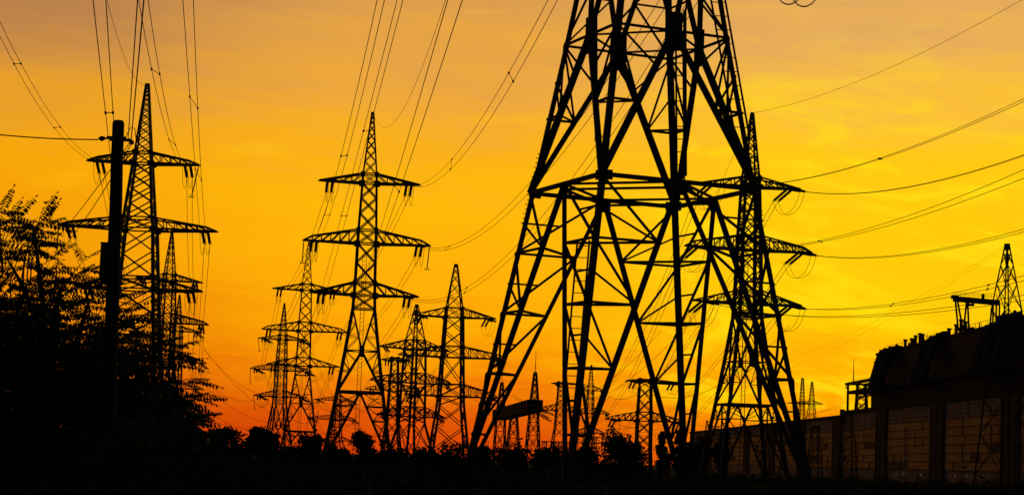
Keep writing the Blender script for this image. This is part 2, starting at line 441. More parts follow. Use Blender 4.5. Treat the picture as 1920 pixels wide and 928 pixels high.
A_LEV = dict(waist=4.485, kink=9.08, arms=((10.6, 12.0, 5.9, 'point'), (16.3, 17.8, 6.96, 'chop'), (23.0, 24.05, 5.54, 'point')), peak=30.85)
def type_a(key, label, px, yring, Y, yaw, far, near, pend=None, sag=1.6, k=1., **kw):
    """the double-circuit pylon with the A-shaped base, placed by its ring beam"""
    p = at(px, yring, Y); zr = p.z; u = Y/F
    z0 = .4; A = A_LEV
    sp = dict(far=Vector((far[0]*u, 1.6, -far[1]*u)), near=Vector((near[0]*u, -1.6, -near[1]*u)), sag=sag, inset=.9)
    if pend: sp['pend'] = {q: (v[0]*u, 0, -v[1]*u) for q, v in pend.items()}
    hr = 2.4765*k
    prof = [(z0, hr+.1556*(zr-z0)), (zr, hr), (zr+A['waist']*k, 1.8188*k), (zr+A['kink']*k, 1.20*k), (zr+12*k, 1.08*k), (zr+17.8*k, .97*k),
            (zr+24.05*k, .74*k), (zr+A['peak']*k, .11*k)]
    arms = [(zr+a*k, zr+b*k, L*k, L*k, st) for a, b, L, st in A['arms']]
    return pylon(key, label, p.x, Y, R(yaw), prof, arms, (zr, zr+A['waist']*k, zr+A['kink']*k), sp, k=k, **kw)
def type_px(key, label, px, pyref, Y, yaw, prof, arms, far=(0, 14), near=(0, 6), pend=None, sag=1.6, strings=True, depth=1.4, **kw):
    """any other lattice tower, given its widths and arms as seen in the photograph"""
    p = at(px, pyref, Y); u = Y/F; c = abs(math.cos(R(yaw)))
    zz = lambda y: z_at(p.x, Y, y)
    wf = (c+abs(math.sin(R(yaw))))*2
    pr = [(zz(y), w*u/wf) for y, w in prof]
    z0 = .4
    if pr[0][0] > z0+.5:
        s = (pr[0][1]-pr[1][1])/(pr[1][0]-pr[0][0]); pr = [(z0, pr[0][1]+s*(pr[0][0]-z0))]+pr
    else: pr[0] = (z0, pr[0][1])
    sp = dict(far=Vector((far[0]*u, depth, -far[1]*u)), near=Vector((near[0]*u, -depth, -near[1]*u)), sag=sag, inset=.9, strings=strings)
    if pend: sp['pend'] = {q: (v[0]*u, 0, -v[1]*u) for q, v in pend.items()}
    ar = [(zz(a), zz(b), Ll*u/c, Lr*u/c, st) for a, b, Ll, Lr, st in arms]
    return pylon(key, label, p.x, Y, R(yaw), pr, ar, None, sp, **kw)

# the giant pylon in front
GX, GY, GYAW = 3.7325, 57.167, R(22.8)
gprof = [(.4, 3.892), (9.5, 2.4765), (13.985, 1.8188), (18.58, 1.20), (21.5, 1.08), (27.3, .97), (33.55, .74), (40.35, .11)]
garms = [(9.5+a, 9.5+b, L, L, st) for a, b, L, st in A_LEV['arms']]
giant = pylon('G', 'giant pylon filling the frame, cropped at the top, its splayed legs nearest the viewer', GX, GY, GYAW, gprof, garms,
              (9.5, 13.985, 18.58), dict(far=Vector((-.8, 1.6, -.7)), near=Vector((.8, -1.6, -.7)), sag=3.68, inset=.35), big=True, brw=.085, ladder=False, dens=1.)
def giant_extras():
    inv = Matrix.Rotation(-GYAW, 3, 'Z')
    def loc(px, py, Y): return inv @ (at(px, py, Y)-Vector((GX, GY, 0)))
    for (a, c, wd, n) in (((1274, 60, 57.6), (1276, 345, 57.6), .22, 6), ((1345, -8, 56.6), (1391, 252, 56.6), .42, 5), ((1094, 450, 58.), (1068, 760, 58.), .36, 7)):
        p, q = loc(*a), loc(*c); side = Vector((1, 0, 0)); side = inv @ side
        b = MB(); b.bar(p-side*wd/2, q-side*wd/2, .045); b.bar(p+side*wd/2, q+side*wd/2, .045)
        for i in range(n*2):
            t = (i+.5)/(n*2); b.bar(p.lerp(q, t)-side*wd/2, p.lerp(q, t)+side*wd/2, .024)
        b.build('ladder', 'steel', giant)
    for (x, y0, y1) in ((1117, 20, 265), (1284, 20, 330)):
        b = MB(); b.tube([loc(x, y0, 57.5), loc(x+1, y1, 57.5)], .055, 8); b.build('drain_pipe', 'steel', giant)
giant_extras()

# the marching rows behind it
type_a('T2', 'tall narrow pylon left of the giant pylon, second tallest in the middle', 675, 735, 214, 4, (-4, 18), (6, 4),
       pend={(1, 1): (-3, 42), (1, -1): (-1, 40)})
type_a('T3', 'pylon just left of the tall middle pylon, its arms overlapping it', 562, 808, 320, 6, (-4, 13), (2, 3), legw=.27, brw=.105)
type_a('T6', 'smallest of the three row pylons, seen turned, leftmost of its row above the poplars', 520, 836, 425, 24, (14, 7), (2, 7),
       pend={(0, -1): (3, 25), (1, -1): (1, 27), (2, -1): (3, 23)}, legw=.27, brw=.105)
type_a('T4', 'pylon half hidden by the locust tree, directly behind the pole-side pylon', 302, 798, 310, 30, (0, 16), (1, 10), legw=.27, brw=.105)
type_a('T5', 'small far pylon low behind the locust tree, rightmost of the left row', 322, 820, 425, 30, (10, 10), (0, 10), legw=.27, brw=.105)
type_a('TR', 'pylon seen through the right-hand legs of the giant pylon', 1397, 759, 205, 11, (-22, 20), (20, 7), sag=1.9)
type_a('T10', 'tiny far pylon visible between the legs of the tall middle pylon', 634, 905, 610, 24, (12, 6), (2, 6), pend={(0, -1): (1, 20), (1, -1): (0, 20)}, lo=False) if False else None
type_px('T10', 'tiny far pylon visible between the legs of the tall middle pylon', 632, 800, 600, 24,
        [(850, 46), (826, 22), (790, 15), (750, 12), (732, 4)], [(826, 818, 28, 30, 'point'), (787, 777, 54, 34, 'chop'), (751, 742, 44, 28, 'point')],
        (12, 6), (2, 6), pend={(2, -1): (1, 18), (1, -1): (0, 18)}, lo=True, legw=.24, brw=.1)
type_px('T1', 'big broad pylon behind the wooden utility pole at the left', 266, 340, 195, 2,
        [(850, 150), (700, 104), (543, 78), (430, 62), (408, 54), (307, 34), (286, 30), (160, 6)],
        [(543, 520, 112, 124, 'point'), (430, 409, 152, 146, 'chop'), (307, 286, 104, 106, 'chop')], (1, 20), (0, 4),
        pend={(2, 1): (-10, 58), (1, -1): (0, 48)}, sag=1.6, dens=1.5)
type_px('T7', 'straight lattice pylon with three wide arms beside the giant pylon left leg', 848, 670, 295, 9,
        [(848, 76), (760, 52), (743, 50), (670, 43), (594, 36), (577, 33), (497, 6)],
        [(743, 720, 86, 88, 'chop'), (670, 649, 100, 100, 'chop'), (595, 577, 78, 78, 'point')], (-8, 14), (12, 6), sag=1.8)
type_px('T8', 'denser lattice pylon standing between the tall middle pylon and the straight one', 776, 700, 350, 38,
        [(850, 84), (792, 48), (780, 47), (717, 45), (655, 40), (637, 36), (572, 5)],
        [(781, 762, 62, 60, 'point'), (718, 699, 76, 70, 'chop'), (655, 637, 64, 62, 'point')], (6, 8), (4, 5), dens=.8)
type_px('T9', 'flat-topped lattice pylon half lost in the tangle behind the middle pylons', 738, 730, 380, 12,
        [(850, 40), (790, 24), (738, 20), (672, 14)], [(732, 718, 52, 52, 'chop'), (676, 670, 26, 28, 'point')], (0, 10), (2, 4), lo=True)
type_px('T14', 'distant three-armed pylon behind the giant pylon second leg', 1106, 770, 560, 14,
        [(850, 24), (812, 17), (773, 15), (731, 12), (722, 10), (685, 3)],
        [(812, 801, 30, 32, 'point'), (775, 764, 36, 38, 'chop'), (732, 723, 28, 28, 'point')], (3, 6), (3, 3), lo=True, legw=.24, brw=.1)
type_px('T15', 'flat-topped pylon with one long arm above the round bush', 1208, 780, 290, 3,
        [(870, 30), (837, 27), (789, 27), (772, 26), (726, 23), (712, 21)],
        [(789, 772, 72, 72, 'chop'), (716, 711, 36, 66, 'point')], (-5, 13), (8, 3), sag=1., dens=1.)
type_px('T13', 'faint flat-topped pylon just left of the giant pylon second leg', 1050, 770, 430, 8,
        [(850, 34), (800, 19), (770, 16), (717, 10)], [(770, 757, 42, 42, 'chop'), (720, 716, 18, 46, 'point')], (6, 6), (3, 3), lo=True, legw=.24, brw=.1)
type_px('TS', 'tapering lattice tower without arms in front of the power station', 1886, 700, 185, 38,
        [(890, 108), (750, 78), (579, 55), (460, 8)], [], name='lattice_tower', cat='tower', legw=.12, brw=.06, dens=.8, k=1.)
type_px('M1', 'slim lattice mast against the station wall below the roof frame', 1590, 800, 250, 10, [(900, 34), (830, 26), (772, 14)], [], name='lattice_mast', cat='mast',
        legw=.12, brw=.06, group='slim lattice masts')
type_px('M2', 'slim lattice mast against the far end of the station wall', 1528, 830, 300, 10, [(900, 28), (850, 22), (800, 14)], [], name='lattice_mast', cat='mast',
        legw=.12, brw=.06, group='slim lattice masts')
type_px('M3', 'lonely thin mast tip above the distant trees right of centre', 1325, 830, 500, 0, [(860, 16), (789, 3)], [], name='lattice_mast', cat='mast',
        legw=.16, brw=.09, group='slim lattice masts')
type_px('M4', 'narrow pylon behind the station roof hidden by the giant leg', 1504, 750, 880, 12, [(860, 30), (780, 12), (709, 4)], [(757, 753, 30, 20, 'point')],
        strings=False, legw=.26, brw=.15, lo=True, group='pylons behind the station roof')
type_px('M5', 'narrow pylon with short arms behind the station roof', 1522, 750, 900, 12, [(860, 32), (772, 14), (716, 3)], [(757, 751, 46, 22, 'point')],
        lo=True, legw=.26, brw=.15, strings=False, group='pylons behind the station roof')

# ------------------------------------------------------------------ substation gantry with its lightning masts
def gantry():
    Y = 350; p = at(970, 800, Y)
    root = thing('substation_gantry', 'substation gantry with a dark box beam on three lattice masts', 'gantry', (p.x, Y, 0))
    def mast(px, prof, spike, dy, yaw):
        q = at(px, 800, Y+dy); o = Vector((q.x-p.x, dy, 0)); b = MB(); u = (Y+dy)/F
        pr = [(z_at(q.x, Y+dy, y), w*u/2/1.2) for y, w in prof]
        s = (pr[0][1]-pr[1][1])/(pr[1][0]-pr[0][0]); pr = [(0, pr[0][1]+s*pr[0][0])]+pr; hw = hw_fn(pr)
        for c in CN:
            for (z0, h0), (z1, h1) in zip(pr, pr[1:]): b.bar((c[0]*h0, c[1]*h0, z0), (c[0]*h1, c[1]*h1, z1), .2)
        for (z0, h0), (z1, h1) in zip(pr, pr[1:]): lattice(b, z0, z1, hw, .12, horiz=True, k=.75)
        rm = Matrix.Rotation(R(yaw), 3, 'Z'); b.v = [rm @ v+o for v in b.v]
        ob = b.build('mast', 'steel', root)
        if spike:
            sb = MB(); zt = pr[-1][0]; zs = z_at(q.x, Y+dy, spike); sb.box(o.x-.35, o.x+.35, o.y-.35, o.y+.35, zt, zt+.25)
            sb.tube([o+Vector((0, 0, zt)), o+Vector((0, 0, zs))], [.09, .03], 6); sb.build('lightning_rod', 'steel', ob)
        return o
    a = mast(938, [(840, 24), (780, 19), (735, 9), (719, 5)], 700, 30, 10)
    c = mast(963, [(845, 27), (785, 15), (776, 14)], None, 12, 10)
    d = mast(1000, [(845, 29), (770, 18), (742, 15), (700, 6)], 655, -4, 10)
    # the box beam, lattice sheeted with cable trays
    b = MB(); zt0 = z_at(at(938, 770, Y+30).x, Y+30, 768); zt1 = z_at(at(1000, 770, Y-4).x, Y-4, 749)
    zb0 = z_at(at(938, 770, Y+30).x, Y+30, 787); zb1 = z_at(at(1000, 770, Y-4).x, Y-4, 772)
    e = (d-a).normalized(); s0, s1 = a-e*1.5, d+e*.9; n = Vector((-e.y, e.x, 0))*1.3
    vs = []
    for s_, zb, zt in ((s0, zb0, zt0), (s1, zb1, zt1)):
        for k in (-1, 1): vs += [s_+n*k+Vector((0, 0, zb)), s_+n*k+Vector((0, 0, zt))]
    i = 0; b.v = vs; b.f = [(0, 1, 3, 2), (4, 6, 7, 5), (0, 4, 5, 1), (2, 3, 7, 6), (1, 5, 7, 3), (0, 2, 6, 4)]
    for t in range(13):
        q0 = s0.lerp(s1, t/12); za, zb = lerp(zb0, zb1, t/12), lerp(zt0, zt1, t/12)
        for k in (-1, 1): b.bar(q0+n*k*1.03+Vector((0, 0, za+.05)), q0+n*k*1.03+Vector((0, 0, zb-.05)), .14)
    b.build('beam', 'steel', root)
    for px, py in ((1003, 770), (1008, 776), (1012, 764)):
        q = at(px, py, Y-4)-Vector((p.x, Y, 0)); sb = MB(); string(sb, q, q+Vector((2.6, .5, -1.2)), .16, 6); sb.build('insulator_string', 'glass', root)
gantry()
def bus_frame(label, x0, x1, ytop, Y, nb):
    a, c = at(x0, ytop, Y), at(x1, ytop, Y)
    root = thing('bus_frame', label, 'busbar frame', (a.x, Y, 0), 0, 'low busbar frames')
    L = c.x-a.x
    for i in range(nb):
        b = MB(); x = L*i/(nb-1)
        for dx in (-.5, .5): b.bar((x+dx, 0, 0), (x+dx*.7, 0, a.z), .16)
        n = 8
        for k in range(n): b.bar((x-.45, 0, a.z*k/n), (x+.45, 0, a.z*(k+1)/n), .09); b.bar((x+.45, 0, a.z*k/n), (x-.45, 0, a.z*(k+1)/n), .09)
        b.build('post', 'steel', root)
    b = MB()
    for z in (a.z, a.z-1.1): b.bar((-.6, 0, z), (L+.6, 0, z), .18)
    for k in range(int(L/1.2)): b.bar((k*1.2, 0, a.z), (k*1.2+1.2, 0, a.z-1.1), .09); b.bar((k*1.2, 0, a.z-1.1), (k*1.2, 0, a.z), .08)
    b.build('beam', 'steel', root)
bus_frame('low busbar frame between the gantry and the giant pylon second leg', 1021, 1066, 827, 330, 3)
bus_frame('low busbar frame behind the giant pylon second leg and the bush', 1080, 1150, 818, 360, 3)
bus_frame('low busbar frame at the foot of the poplars', 512, 575, 842, 330, 4)

# ------------------------------------------------------------------ overhead conductors
NWIRE = [0]
def parabola(p0, pm, p1, px=None):
    pass
def wire_pts_free(P0, mid, exit_, Yexit, ext):
    """from P0 through the ray of mid to the point seen at exit_, then on beyond it: one parabola in a vertical plane"""
    P1 = at(exit_[0], exit_[1], Yexit); h = Vector((P1.x-P0.x, P1.y-P0.y, 0)); L = h.length; h /= L; nrm = Vector((-h.y, h.x, 0))
    z0, z1 = P0.z, P1.z
    if mid:
        d = ray(*mid); t = nrm.dot(P0-CAM)/nrm.dot(d); q = CAM+d*t; s = (q-P0).dot(h)
        s = min(max(s, L*.08), L*.92)
        # z = z0 + a s + b s^2 through q and P1
        B = ((q.z-z0)/s-(z1-z0)/L)/(s-L); A = (z1-z0)/L-B*L
    else: B = 4*.02/L; A = (z1-z0)/L-B*L
    B = min(max(B, .00005), .006); A = (z1-z0)/L-B*L
    T = L+ext; n = 44
    return [P0+h*(T*i/n)+Vector((0, 0, A*T*i/n+B*(T*i/n)**2)) for i in range(n+1)]
def wire_pts_span(P0, P1, sag, n=24):
    return [P0.lerp(P1, i/n)-Vector((0, 0, 4*sag*(i/n)*(1-i/n))) for i in range(n+1)]
def conductor(label, lines, r=.02, spacers=(), group='overhead power lines', name='overhead_line'):
    """lines: one or two polylines of the same bundle"""
    b0 = lines[0][0]
    if len(lines) == 1:
        b = MB(); b.tube([p-b0 for p in lines[0]], r, 4); o = b.build(name, 'wire'); o.location = b0
        return tag(o, label, 'power line', group)
    root = thing(name, label, 'power line', b0, 0, group)
    for ln in lines: b = MB(); b.tube([p-b0 for p in ln], r, 4); b.build('conductor', 'wire', root)
    for t in spacers:
        i = int(t*(len(lines[0])-1)); p, q = lines[0][i]-b0, lines[1][i]-b0; d = (q-p)
        b = MB(); b.bar(p, q, .035); e = (lines[0][i+1]-lines[0][i]).normalized()*.14
        b.bar(p-e, p+e, .1); b.bar(q-e, q+e, .1); b.build('spacer', 'steel', root)
    return root
def free(label, P0s, mids, exits, Yx, ext=60, r=.02, spacers=(.25, .45, .65)):
    lines = [wire_pts_free(P, m_, e, Yx, ext) for P, m_, e in zip(P0s, mids, exits)]
    return conductor(label, lines, r, spacers)
near = lambda k, i, s: TW[(k, i, s, 'near')]
far_ = lambda k, i, s: TW[(k, i, s, 'far')]
# towards the viewer, over the top of the frame
free('twin line from the pole-side pylon upper left arm rising to the left edge', near('T1', 2, -1), [(36, 138), (48, 136)], [(-60, -62), (-46, -60)], 110, 60, .022)
free('twin line sagging from the pole-side pylon left middle arm to the left edge', near('T1', 1, -1), [(52, 418), (54, 421)], [(-70, 338), (-70, 345)], 120, 60, .018, ())
free('twin line from the pole-side pylon upper right arm to the top edge', near('T1', 2, 1), [(309, 191), (298, 193)], [(272, -40), (253, -40)], 90, 45, .02, (.3, .55))
free('twin line from the pole-side pylon right middle arm to the top edge', near('T1', 1, 1), [(371, 207), (358, 210)], [(361, -40), (340, -40)], 90, 45, .02, (.3, .5))
free('twin line crossing behind the pole top from the half-hidden left pylon', near('T4', 1, -1), [(229, 140), (208, 138)], [(196, -40), (170, -40)], 62, 30, .018, (.62, .8))
free('thin earth wire curling from the tip of the pole-side pylon', [TW[('T1', 'peak')]], [(225, 85)], [(191, -40)], 110, 50, .016)
free('twin line from the tall middle pylon left middle arm to the top edge', near('T2', 1, -1), [(662, 200), (674, 200)], [(716, -40), (730, -40)], 82, 25, .018, (.3, .55))
free('twin line from the tall middle pylon lower left arm to the top edge', near('T2', 0, -1), [(687, 200), (697, 200)], [(755, -40), (766, -40)], 84, 25, .018, (.4, .62))
free('twin line passing the tall middle pylon towards the pylon behind it', near('T3', 1, 1), [(782, 200), (802, 200)], [(851, -40), (880, -40)], 66, 20, .018, (.5, .75))
free('twin line from the tall middle pylon upper right arm to the top edge', near('T2', 2, 1), [(912, 208), (926, 212)], [(1048, -40), (1066, -40)], 90, 25, .02, (.4, .7))
free('twin line from the tall middle pylon right middle arm passing behind the giant pylon', near('T2', 1, 1), [(985, 352), (985, 368)], [(1262, -40), (1282, -40)], 88, 25, .02, (.2, .55))
free('twin line from the tall middle pylon lower right arm passing behind the giant pylon', near('T2', 0, 1), [(955, 474), (960, 482)], [(1315, -40), (1335, -40)], 92, 25, .02, (.3, .6))
free('thin earth wire sagging from the tip of the tall middle pylon', [TW[('T2', 'peak')]], [(770, 178)], [(848, -40)], 95, 25, .014)
free('thin earth wire from the right pylon tip to the right edge', [TW[('TR', 'peak')]], [(1640, 140)], [(1960, -25)], 120, 60, .016)
free('twin line from the right pylon upper left arm to the right edge', near('TR', 2, -1), [(1640, 300), (1640, 302)], [(1960, 166), (1960, 172)], 110, 60, .02, (.4, .75))
free('twin line from the right pylon upper right arm to the right edge', near('TR', 2, 1), [(1700, 351), (1700, 352)], [(1960, 276), (1960, 278)], 118, 60, .02, (.6,))
free('twin line from the right pylon left middle arm to the right edge', near('TR', 1, -1), [(1730, 395), (1735, 402)], [(1960, 300), (1960, 318)], 108, 60, .02, (.3, .7))
free('twin line from the right pylon right middle arm to the right edge', near('TR', 1, 1), [(1760, 467), (1760, 470)], [(1960, 418), (1960, 424)], 118, 60, .02, (.6,))
free('twin line from the right pylon lower right arm to the right edge', near('TR', 0, 1), [(1720, 562), (1720, 567)], [(1960, 506), (1960, 516)], 118, 60, .02, (.3, .5))
free('twin line from the right pylon lower left arm to the right edge', near('TR', 0, -1), [(1700, 585), (1700, 590)], [(1960, 545), (1960, 556)], 108, 60, .018, (.7,))
free('thin twin wire from the armless tower tip down to the left', [TW[('TS', 'peak')], TW[('TS', 'peak')]+Vector((0, .6, -.3))], [(1700, 570), (1700, 580)], [(1440, 690), (1440, 705)], 330, 60, .010, ())
# spans between pylons of a row
NM = {'T1': 'pole-side pylon', 'T2': 'tall middle pylon', 'T3': 'pylon behind it', 'T4': 'half-hidden pylon', 'T5': 'small far pylon', 'T6': 'smallest row pylon', 'TR': 'right pylon',
      'T14': 'distant three-armed pylon', 'T7': 'straight lattice pylon', 'T15': 'flat-topped pylon', 'T8': 'dense lattice pylon', 'T10': 'tiny far pylon'}
def span(a, c, sag, r=.026, arms=(0, 1, 2)):
    for i in arms:
        for s in (-1, 1):
            if (a, i, s, 'far') not in TW or (c, i, s, 'near') not in TW: continue
            L = ['lower', 'middle', 'upper'][i]+(' left' if s < 0 else ' right')
            conductor(f'far twin line between {NM[a]} and {NM[c]} on their {L} arms',
                      [wire_pts_span(p, q, sag) for p, q in zip(far_(a, i, s), near(c, i, s))], r)
span('T1', 'T4', 3.2); span('T4', 'T5', 4); span('T2', 'T3', 3.0); span('T3', 'T6', 3.5); span('TR', 'T14', 9., .03); span('T8', 'T10', 6., .03); span('T6', 'T10', 4., .03)
conductor('thin earth wire from the right pylon tip down to the distant three-armed pylon tip', [wire_pts_span(TW[('TR', 'peak')], TW[('T14', 'peak')], 9)], .018, name='earth_wire')
# stray lines low over the horizon
for lab, a, c, sag in (
    ('thin line falling from the small far pylon to the smallest row pylon top arm', (378, 648, 425), (500, 742, 420), 2),
    ('thin line falling from the small far pylon to the smallest row pylon middle arm', (384, 655, 425), (540, 790, 420), 2),
    ('thin line from the small far pylon tips towards the poplars, upper', (388, 716, 425), (475, 750, 420), 1.5),
    ('thin line from the small far pylon tips towards the poplars, lower', (386, 724, 425), (508, 792, 420), 1.5),
    ('thin drooping line from the locust tree edge to the poplars', (395, 775, 425), (560, 790, 480), 3),
    ('thin line along the horizon behind the giant pylon left leg', (880, 745, 400), (1075, 742, 430), 3),
    ('thin line over the substation gantry towards the second leg', (940, 728, 360), (1240, 620, 250), 6),
    ('thin line rising behind the substation gantry to the far right', (960, 738, 360), (1330, 560, 230), 7),
    ('thin line from the gantry beam to the distant pylon', (1004, 757, 350), (1110, 733, 560), 4),
    ('thin line from the flat-topped pylon upper arm up to the right', (1173, 715, 290), (1480, 610, 230), 5),
    ('thin line running left from the flat-topped pylon upper arm', (1173, 715, 290), (1000, 755, 380), 4),
    ('thin line low behind the bush, topmost of the substation bundle', (1010, 765, 440), (1240, 790, 420), 3),
    ('thin line low behind the bush, second of the substation bundle', (1010, 772, 440), (1250, 800, 420), 3),
    ('thin line low behind the bush, lowest of the substation bundle', (1015, 782, 440), (1250, 806, 420), 3),
    ('thin horizontal line right of the flat-topped pylon, upper', (1230, 786, 420), (1440, 782, 600), 2),
    ('thin horizontal line right of the flat-topped pylon, lower', (1230, 795, 420), (1440, 792, 600), 2),
    ('thin line from the station roof frame to the narrow pylons, upper', (1582, 752, 450), (1470, 775, 700), 2),
    ('thin line from the station roof frame to the narrow pylons, lower', (1582, 760, 450), (1470, 758, 700), 2),
):
    conductor(lab, [wire_pts_span(at(*a), at(*c), sag)], .03, name='thin_line')

# ------------------------------------------------------------------ the wooden pole beside the tree
def utility_pole():
    Y = 26; p = at(206, 700, Y); top = z_at(p.x, Y, 231); u = Y/F
    root = thing('utility_pole', 'weathered wooden utility pole with a meter box standing in front of the left tree', 'utility pole', (p.x, Y, 0))
    lean = at(222, 231, Y).x-at(206, 700, Y).x; zlow = z_at(p.x, Y, 700); sl = lean/(top-zlow)
    xc = lambda z: sl*(z-zlow)
    b = MB(); pts = []; rs = []
    for i in range(13):
        z = lerp(-.5, top, i/12); pts.append((xc(z)+.004*math.sin(i*2.1), 0, z)); rs.append(lerp(.108, .079, i/12))
    pts.append((xc(top+.03), 0, top+.03)); rs.append(.06)
    b.tube(pts, rs, 14); b.build('shaft', 'wood', root)
    zc = z_at(p.x, Y, 261); x = xc(zc)
    b = MB(); b.bar((x-.13, -.09, zc), (x+.13, -.09, zc), .035); b.bar((x-.13, .09, zc), (x+.13, .09, zc), .035)
    b.tube([(x+.1, 0, zc+.02), (x+.16, 0, zc+.16), (x+.22, 0, zc+.15), (x+.245, 0, zc)], .006, 5); b.build('bracket', 'steel', root)
    for sx, x0, x1 in ((-1, x-.13, x-.26), (1, x+.13, x+.22)):
        b = MB(); z1 = zc-.005 if sx < 0 else zc-.05
        b.tube([(x0, 0, zc), (lerp(x0, x1, .3), 0, zc), (lerp(x0, x1, .45), 0, lerp(zc, z1, .5)), (lerp(x0, x1, .75), 0, z1), (x1, 0, z1)], [.012, .014, .03, .036, .012], 8)
        b.build('insulator', 'glass', root)
    zb0, zb1 = z_at(p.x, Y, 527), z_at(p.x, Y, 459); xb = xc((zb0+zb1)/2)
    b = MB(); b.box(xb-.165, xb-.05, -.10, .07, zb0, zb1); b.box(xb-.172, xb-.05, -.11, .08, zb1, zb1+.02); b.build('meter_box', 'steel', root)
    return root
utility_pole()
def pt(px, py, Y): return at(px, py, Y)
P = at(246, 264, 26)
conductor('slack service wire from the pole bracket down left into the tree', [wire_pts_span(at(243, 268, 26), at(60, 498, 46), .1)], .0075, name='service_wire')
conductor('second slack service wire from the pole bracket down left into the tree', [wire_pts_span(at(246, 270, 26), at(72, 500, 48), .3)], .0075, name='service_wire')
conductor('service wire from the left edge to the pole bracket', [wire_pts_span(at(-60, 246, 27), at(184, 262, 26), .03)], .0085, name='service_wire')
conductor('service wire dropping from the top edge onto the pole bracket', [wire_pts_span(at(275, -60, 17), at(246, 262, 26), .03)], .007, name='service_wire')
conductor('second service wire dropping from the top edge onto the pole, crossing the first', [wire_pts_span(at(262, -60, 17), at(240, 262, 26), .03)], .006, name='service_wire')

# ------------------------------------------------------------------ power station at the right
def station():
    ZE = 15.5
    A, B = at_z(1370, 800, ZE), at_z(1847, 746, ZE)
    d = Vector((B.x-A.x, B.y-A.y, 0)).normalized(); n = Vector((d.y, -d.x, 0))     # d runs towards the viewer, n faces the field
    if n.x > 0: n = -n
    root = thing('power_station', 'long dark power station hall with glazed bays and bulging roof ducts', 'power station', (A.x, A.y, 0))
    O = Vector((A.x, A.y, 0))
    def along(px):                                   # distance along the facade seen at column px
        r_ = ray(px, 800); r_ = Vector((r_.x, r_.y, 0)); 
        # CAM + r t = O + d s
        det = r_.x*(-d.y)-r_.y*(-d.x); t = (O.x*(-d.y)-O.y*(-d.x))/det; q = Vector((r_.x*t, r_.y*t, 0)); return (q-O).dot(d)
    S0, S1 = -120., along(1920)+130
    sx = along(1579)
    Pn = lambda s, o, z: d*s+n*o+Vector((0, 0, z))    # in the root's frame: along, out of the wall, up
    def bx(b, s0, s1, o0, o1, z0, z1):
        i = len(b.v)
        for z in (z0, z1): b.v += [Pn(s0, o0, z), Pn(s1, o0, z), Pn(s1, o1, z), Pn(s0, o1, z)]
        b.f += [(i, i+3, i+2, i+1), (i+4, i+5, i+6, i+7), (i, i+1, i+5, i+4), (i+1, i+2, i+6, i+5), (i+2, i+3, i+7, i+6), (i+3, i, i+4, i+7)]
    DEP = 38
    b = MB(); bx(b, S0, sx, -DEP, 0, -.2, ZE-.8); bx(b, sx+.01, S1, -DEP, 0, -.2, ZE); b.build('wall', 'panel', root)
    b = MB(); bx(b, S0-.3, sx, -DEP-.3, .45, ZE-.75, ZE-.15); bx(b, sx+.02, S1, -DEP-.3, .5, ZE+.03, ZE+.75); bx(b, sx-.6, sx+.6, -.5, .52, ZE-2, ZE+1.2); b.build('roof', 'roof', root)
    # bays: brick pilasters with glazed panels between them
    c1, c2 = along(1654), along(1759); pitch = c2-c1
    wp = along(1668)-along(1640)
    k0 = int((S0-c1)/pitch)+1
    k = k0
    rb = random.Random(5)
    while c1+k*pitch < S1:
        c = c1+k*pitch; top = ZE if c > sx+3 else ZE-.8
        b = MB(); bx(b, c-wp*.36, c+wp*.36, .003, .4, -.2, top-.05)
        for q in (-.26, 0, .26): bx(b, c+q*wp-.25, c+q*wp+.25, .4, .52, 0, top-.6)
        b.build('pilaster', 'brick', root)
        s0, s1 = c+wp*.38, c+pitch-wp*.38
        if s1 < S1:
            z0, z1 = 2.6, top-3.2
            g = MB(); bx(g, s0, s1, .004, .08, z0, z1)
            wn = g.build('window', 'dirtyglass', root)
            f = MB(); rows = 6; h = (z1-z0)/rows
            for r_ in range(rows+1): bx(f, s0, s1, .08, .22, z0+r_*h-.075, z0+r_*h+.075)
            nc = 6
            for r_ in range(rows):
                for q in range(nc+1):
                    if rb.random() < .33 or q in (0, nc): bx(f, s0+(s1-s0)*q/nc-.055, s0+(s1-s0)*q/nc+.055, .085, .2, z0+r_*h, z0+r_*h+h)
            f.build('frame', 'frame', wn)
            # replaced panes: odd panels of other stuff
            for _ in range(2):
                q = rb.randrange(nc); r_ = rb.randrange(rows); p_ = MB(); x0 = s0+(s1-s0)*q/nc; ww = rb.choice((1, 1, 2))*(s1-s0)/nc
                bx(p_, x0+.12, min(x0+ww, s1)-.12, .081, .14, z0+r_*h+.14, z0+r_*h+h-.14); p_.build('patched_pane', rb.choice(('frame', 'duct')), wn)
            f = MB()                                   # seams of the concrete band over the glazing
            for zz in (z1+.9, z1+1.7, z1+2.5): bx(f, s0, s1, .003, .05, zz-.05, zz+.05)
            f.build('wall_seam', 'frame', root)
            if k % 2 == 0:
                f = MB(); x = lerp(s0, s1, .42+.1*rb.random()); bx(f, x-.16, x+.16, .22, .4, 3.4, z1-rb.uniform(0, 2)); f.build('downpipe', 'pale', root)
            if top == ZE:
                for q in (.25, .45, .8):
                    if rb.random() < .75:
                        f = MB(); x = lerp(s0, s1, q+rb.uniform(-.05, .05)); bx(f, x-.25, x+.25, .085, .16, 1.4, 1.8); f.build('lit_window', 'lamp', root)
        k += 1
    # boiler house on top, set back a little
    bl = along(1632); ZB = at_z(1700, 645, 10).z
    q = along(1700); w_ = O+d*q; ZB = z_at(w_.x, w_.y, 649)
    b = MB(); bx(b, bl, S1, -30, -1.2, ZE+.76, ZB); b.build('boiler_house', 'sooty', root)
    b = MB(); bx(b, bl-.2, S1, -30.2, -.9, ZB+.002, ZB+.5); b.build('parapet', 'roof', root)
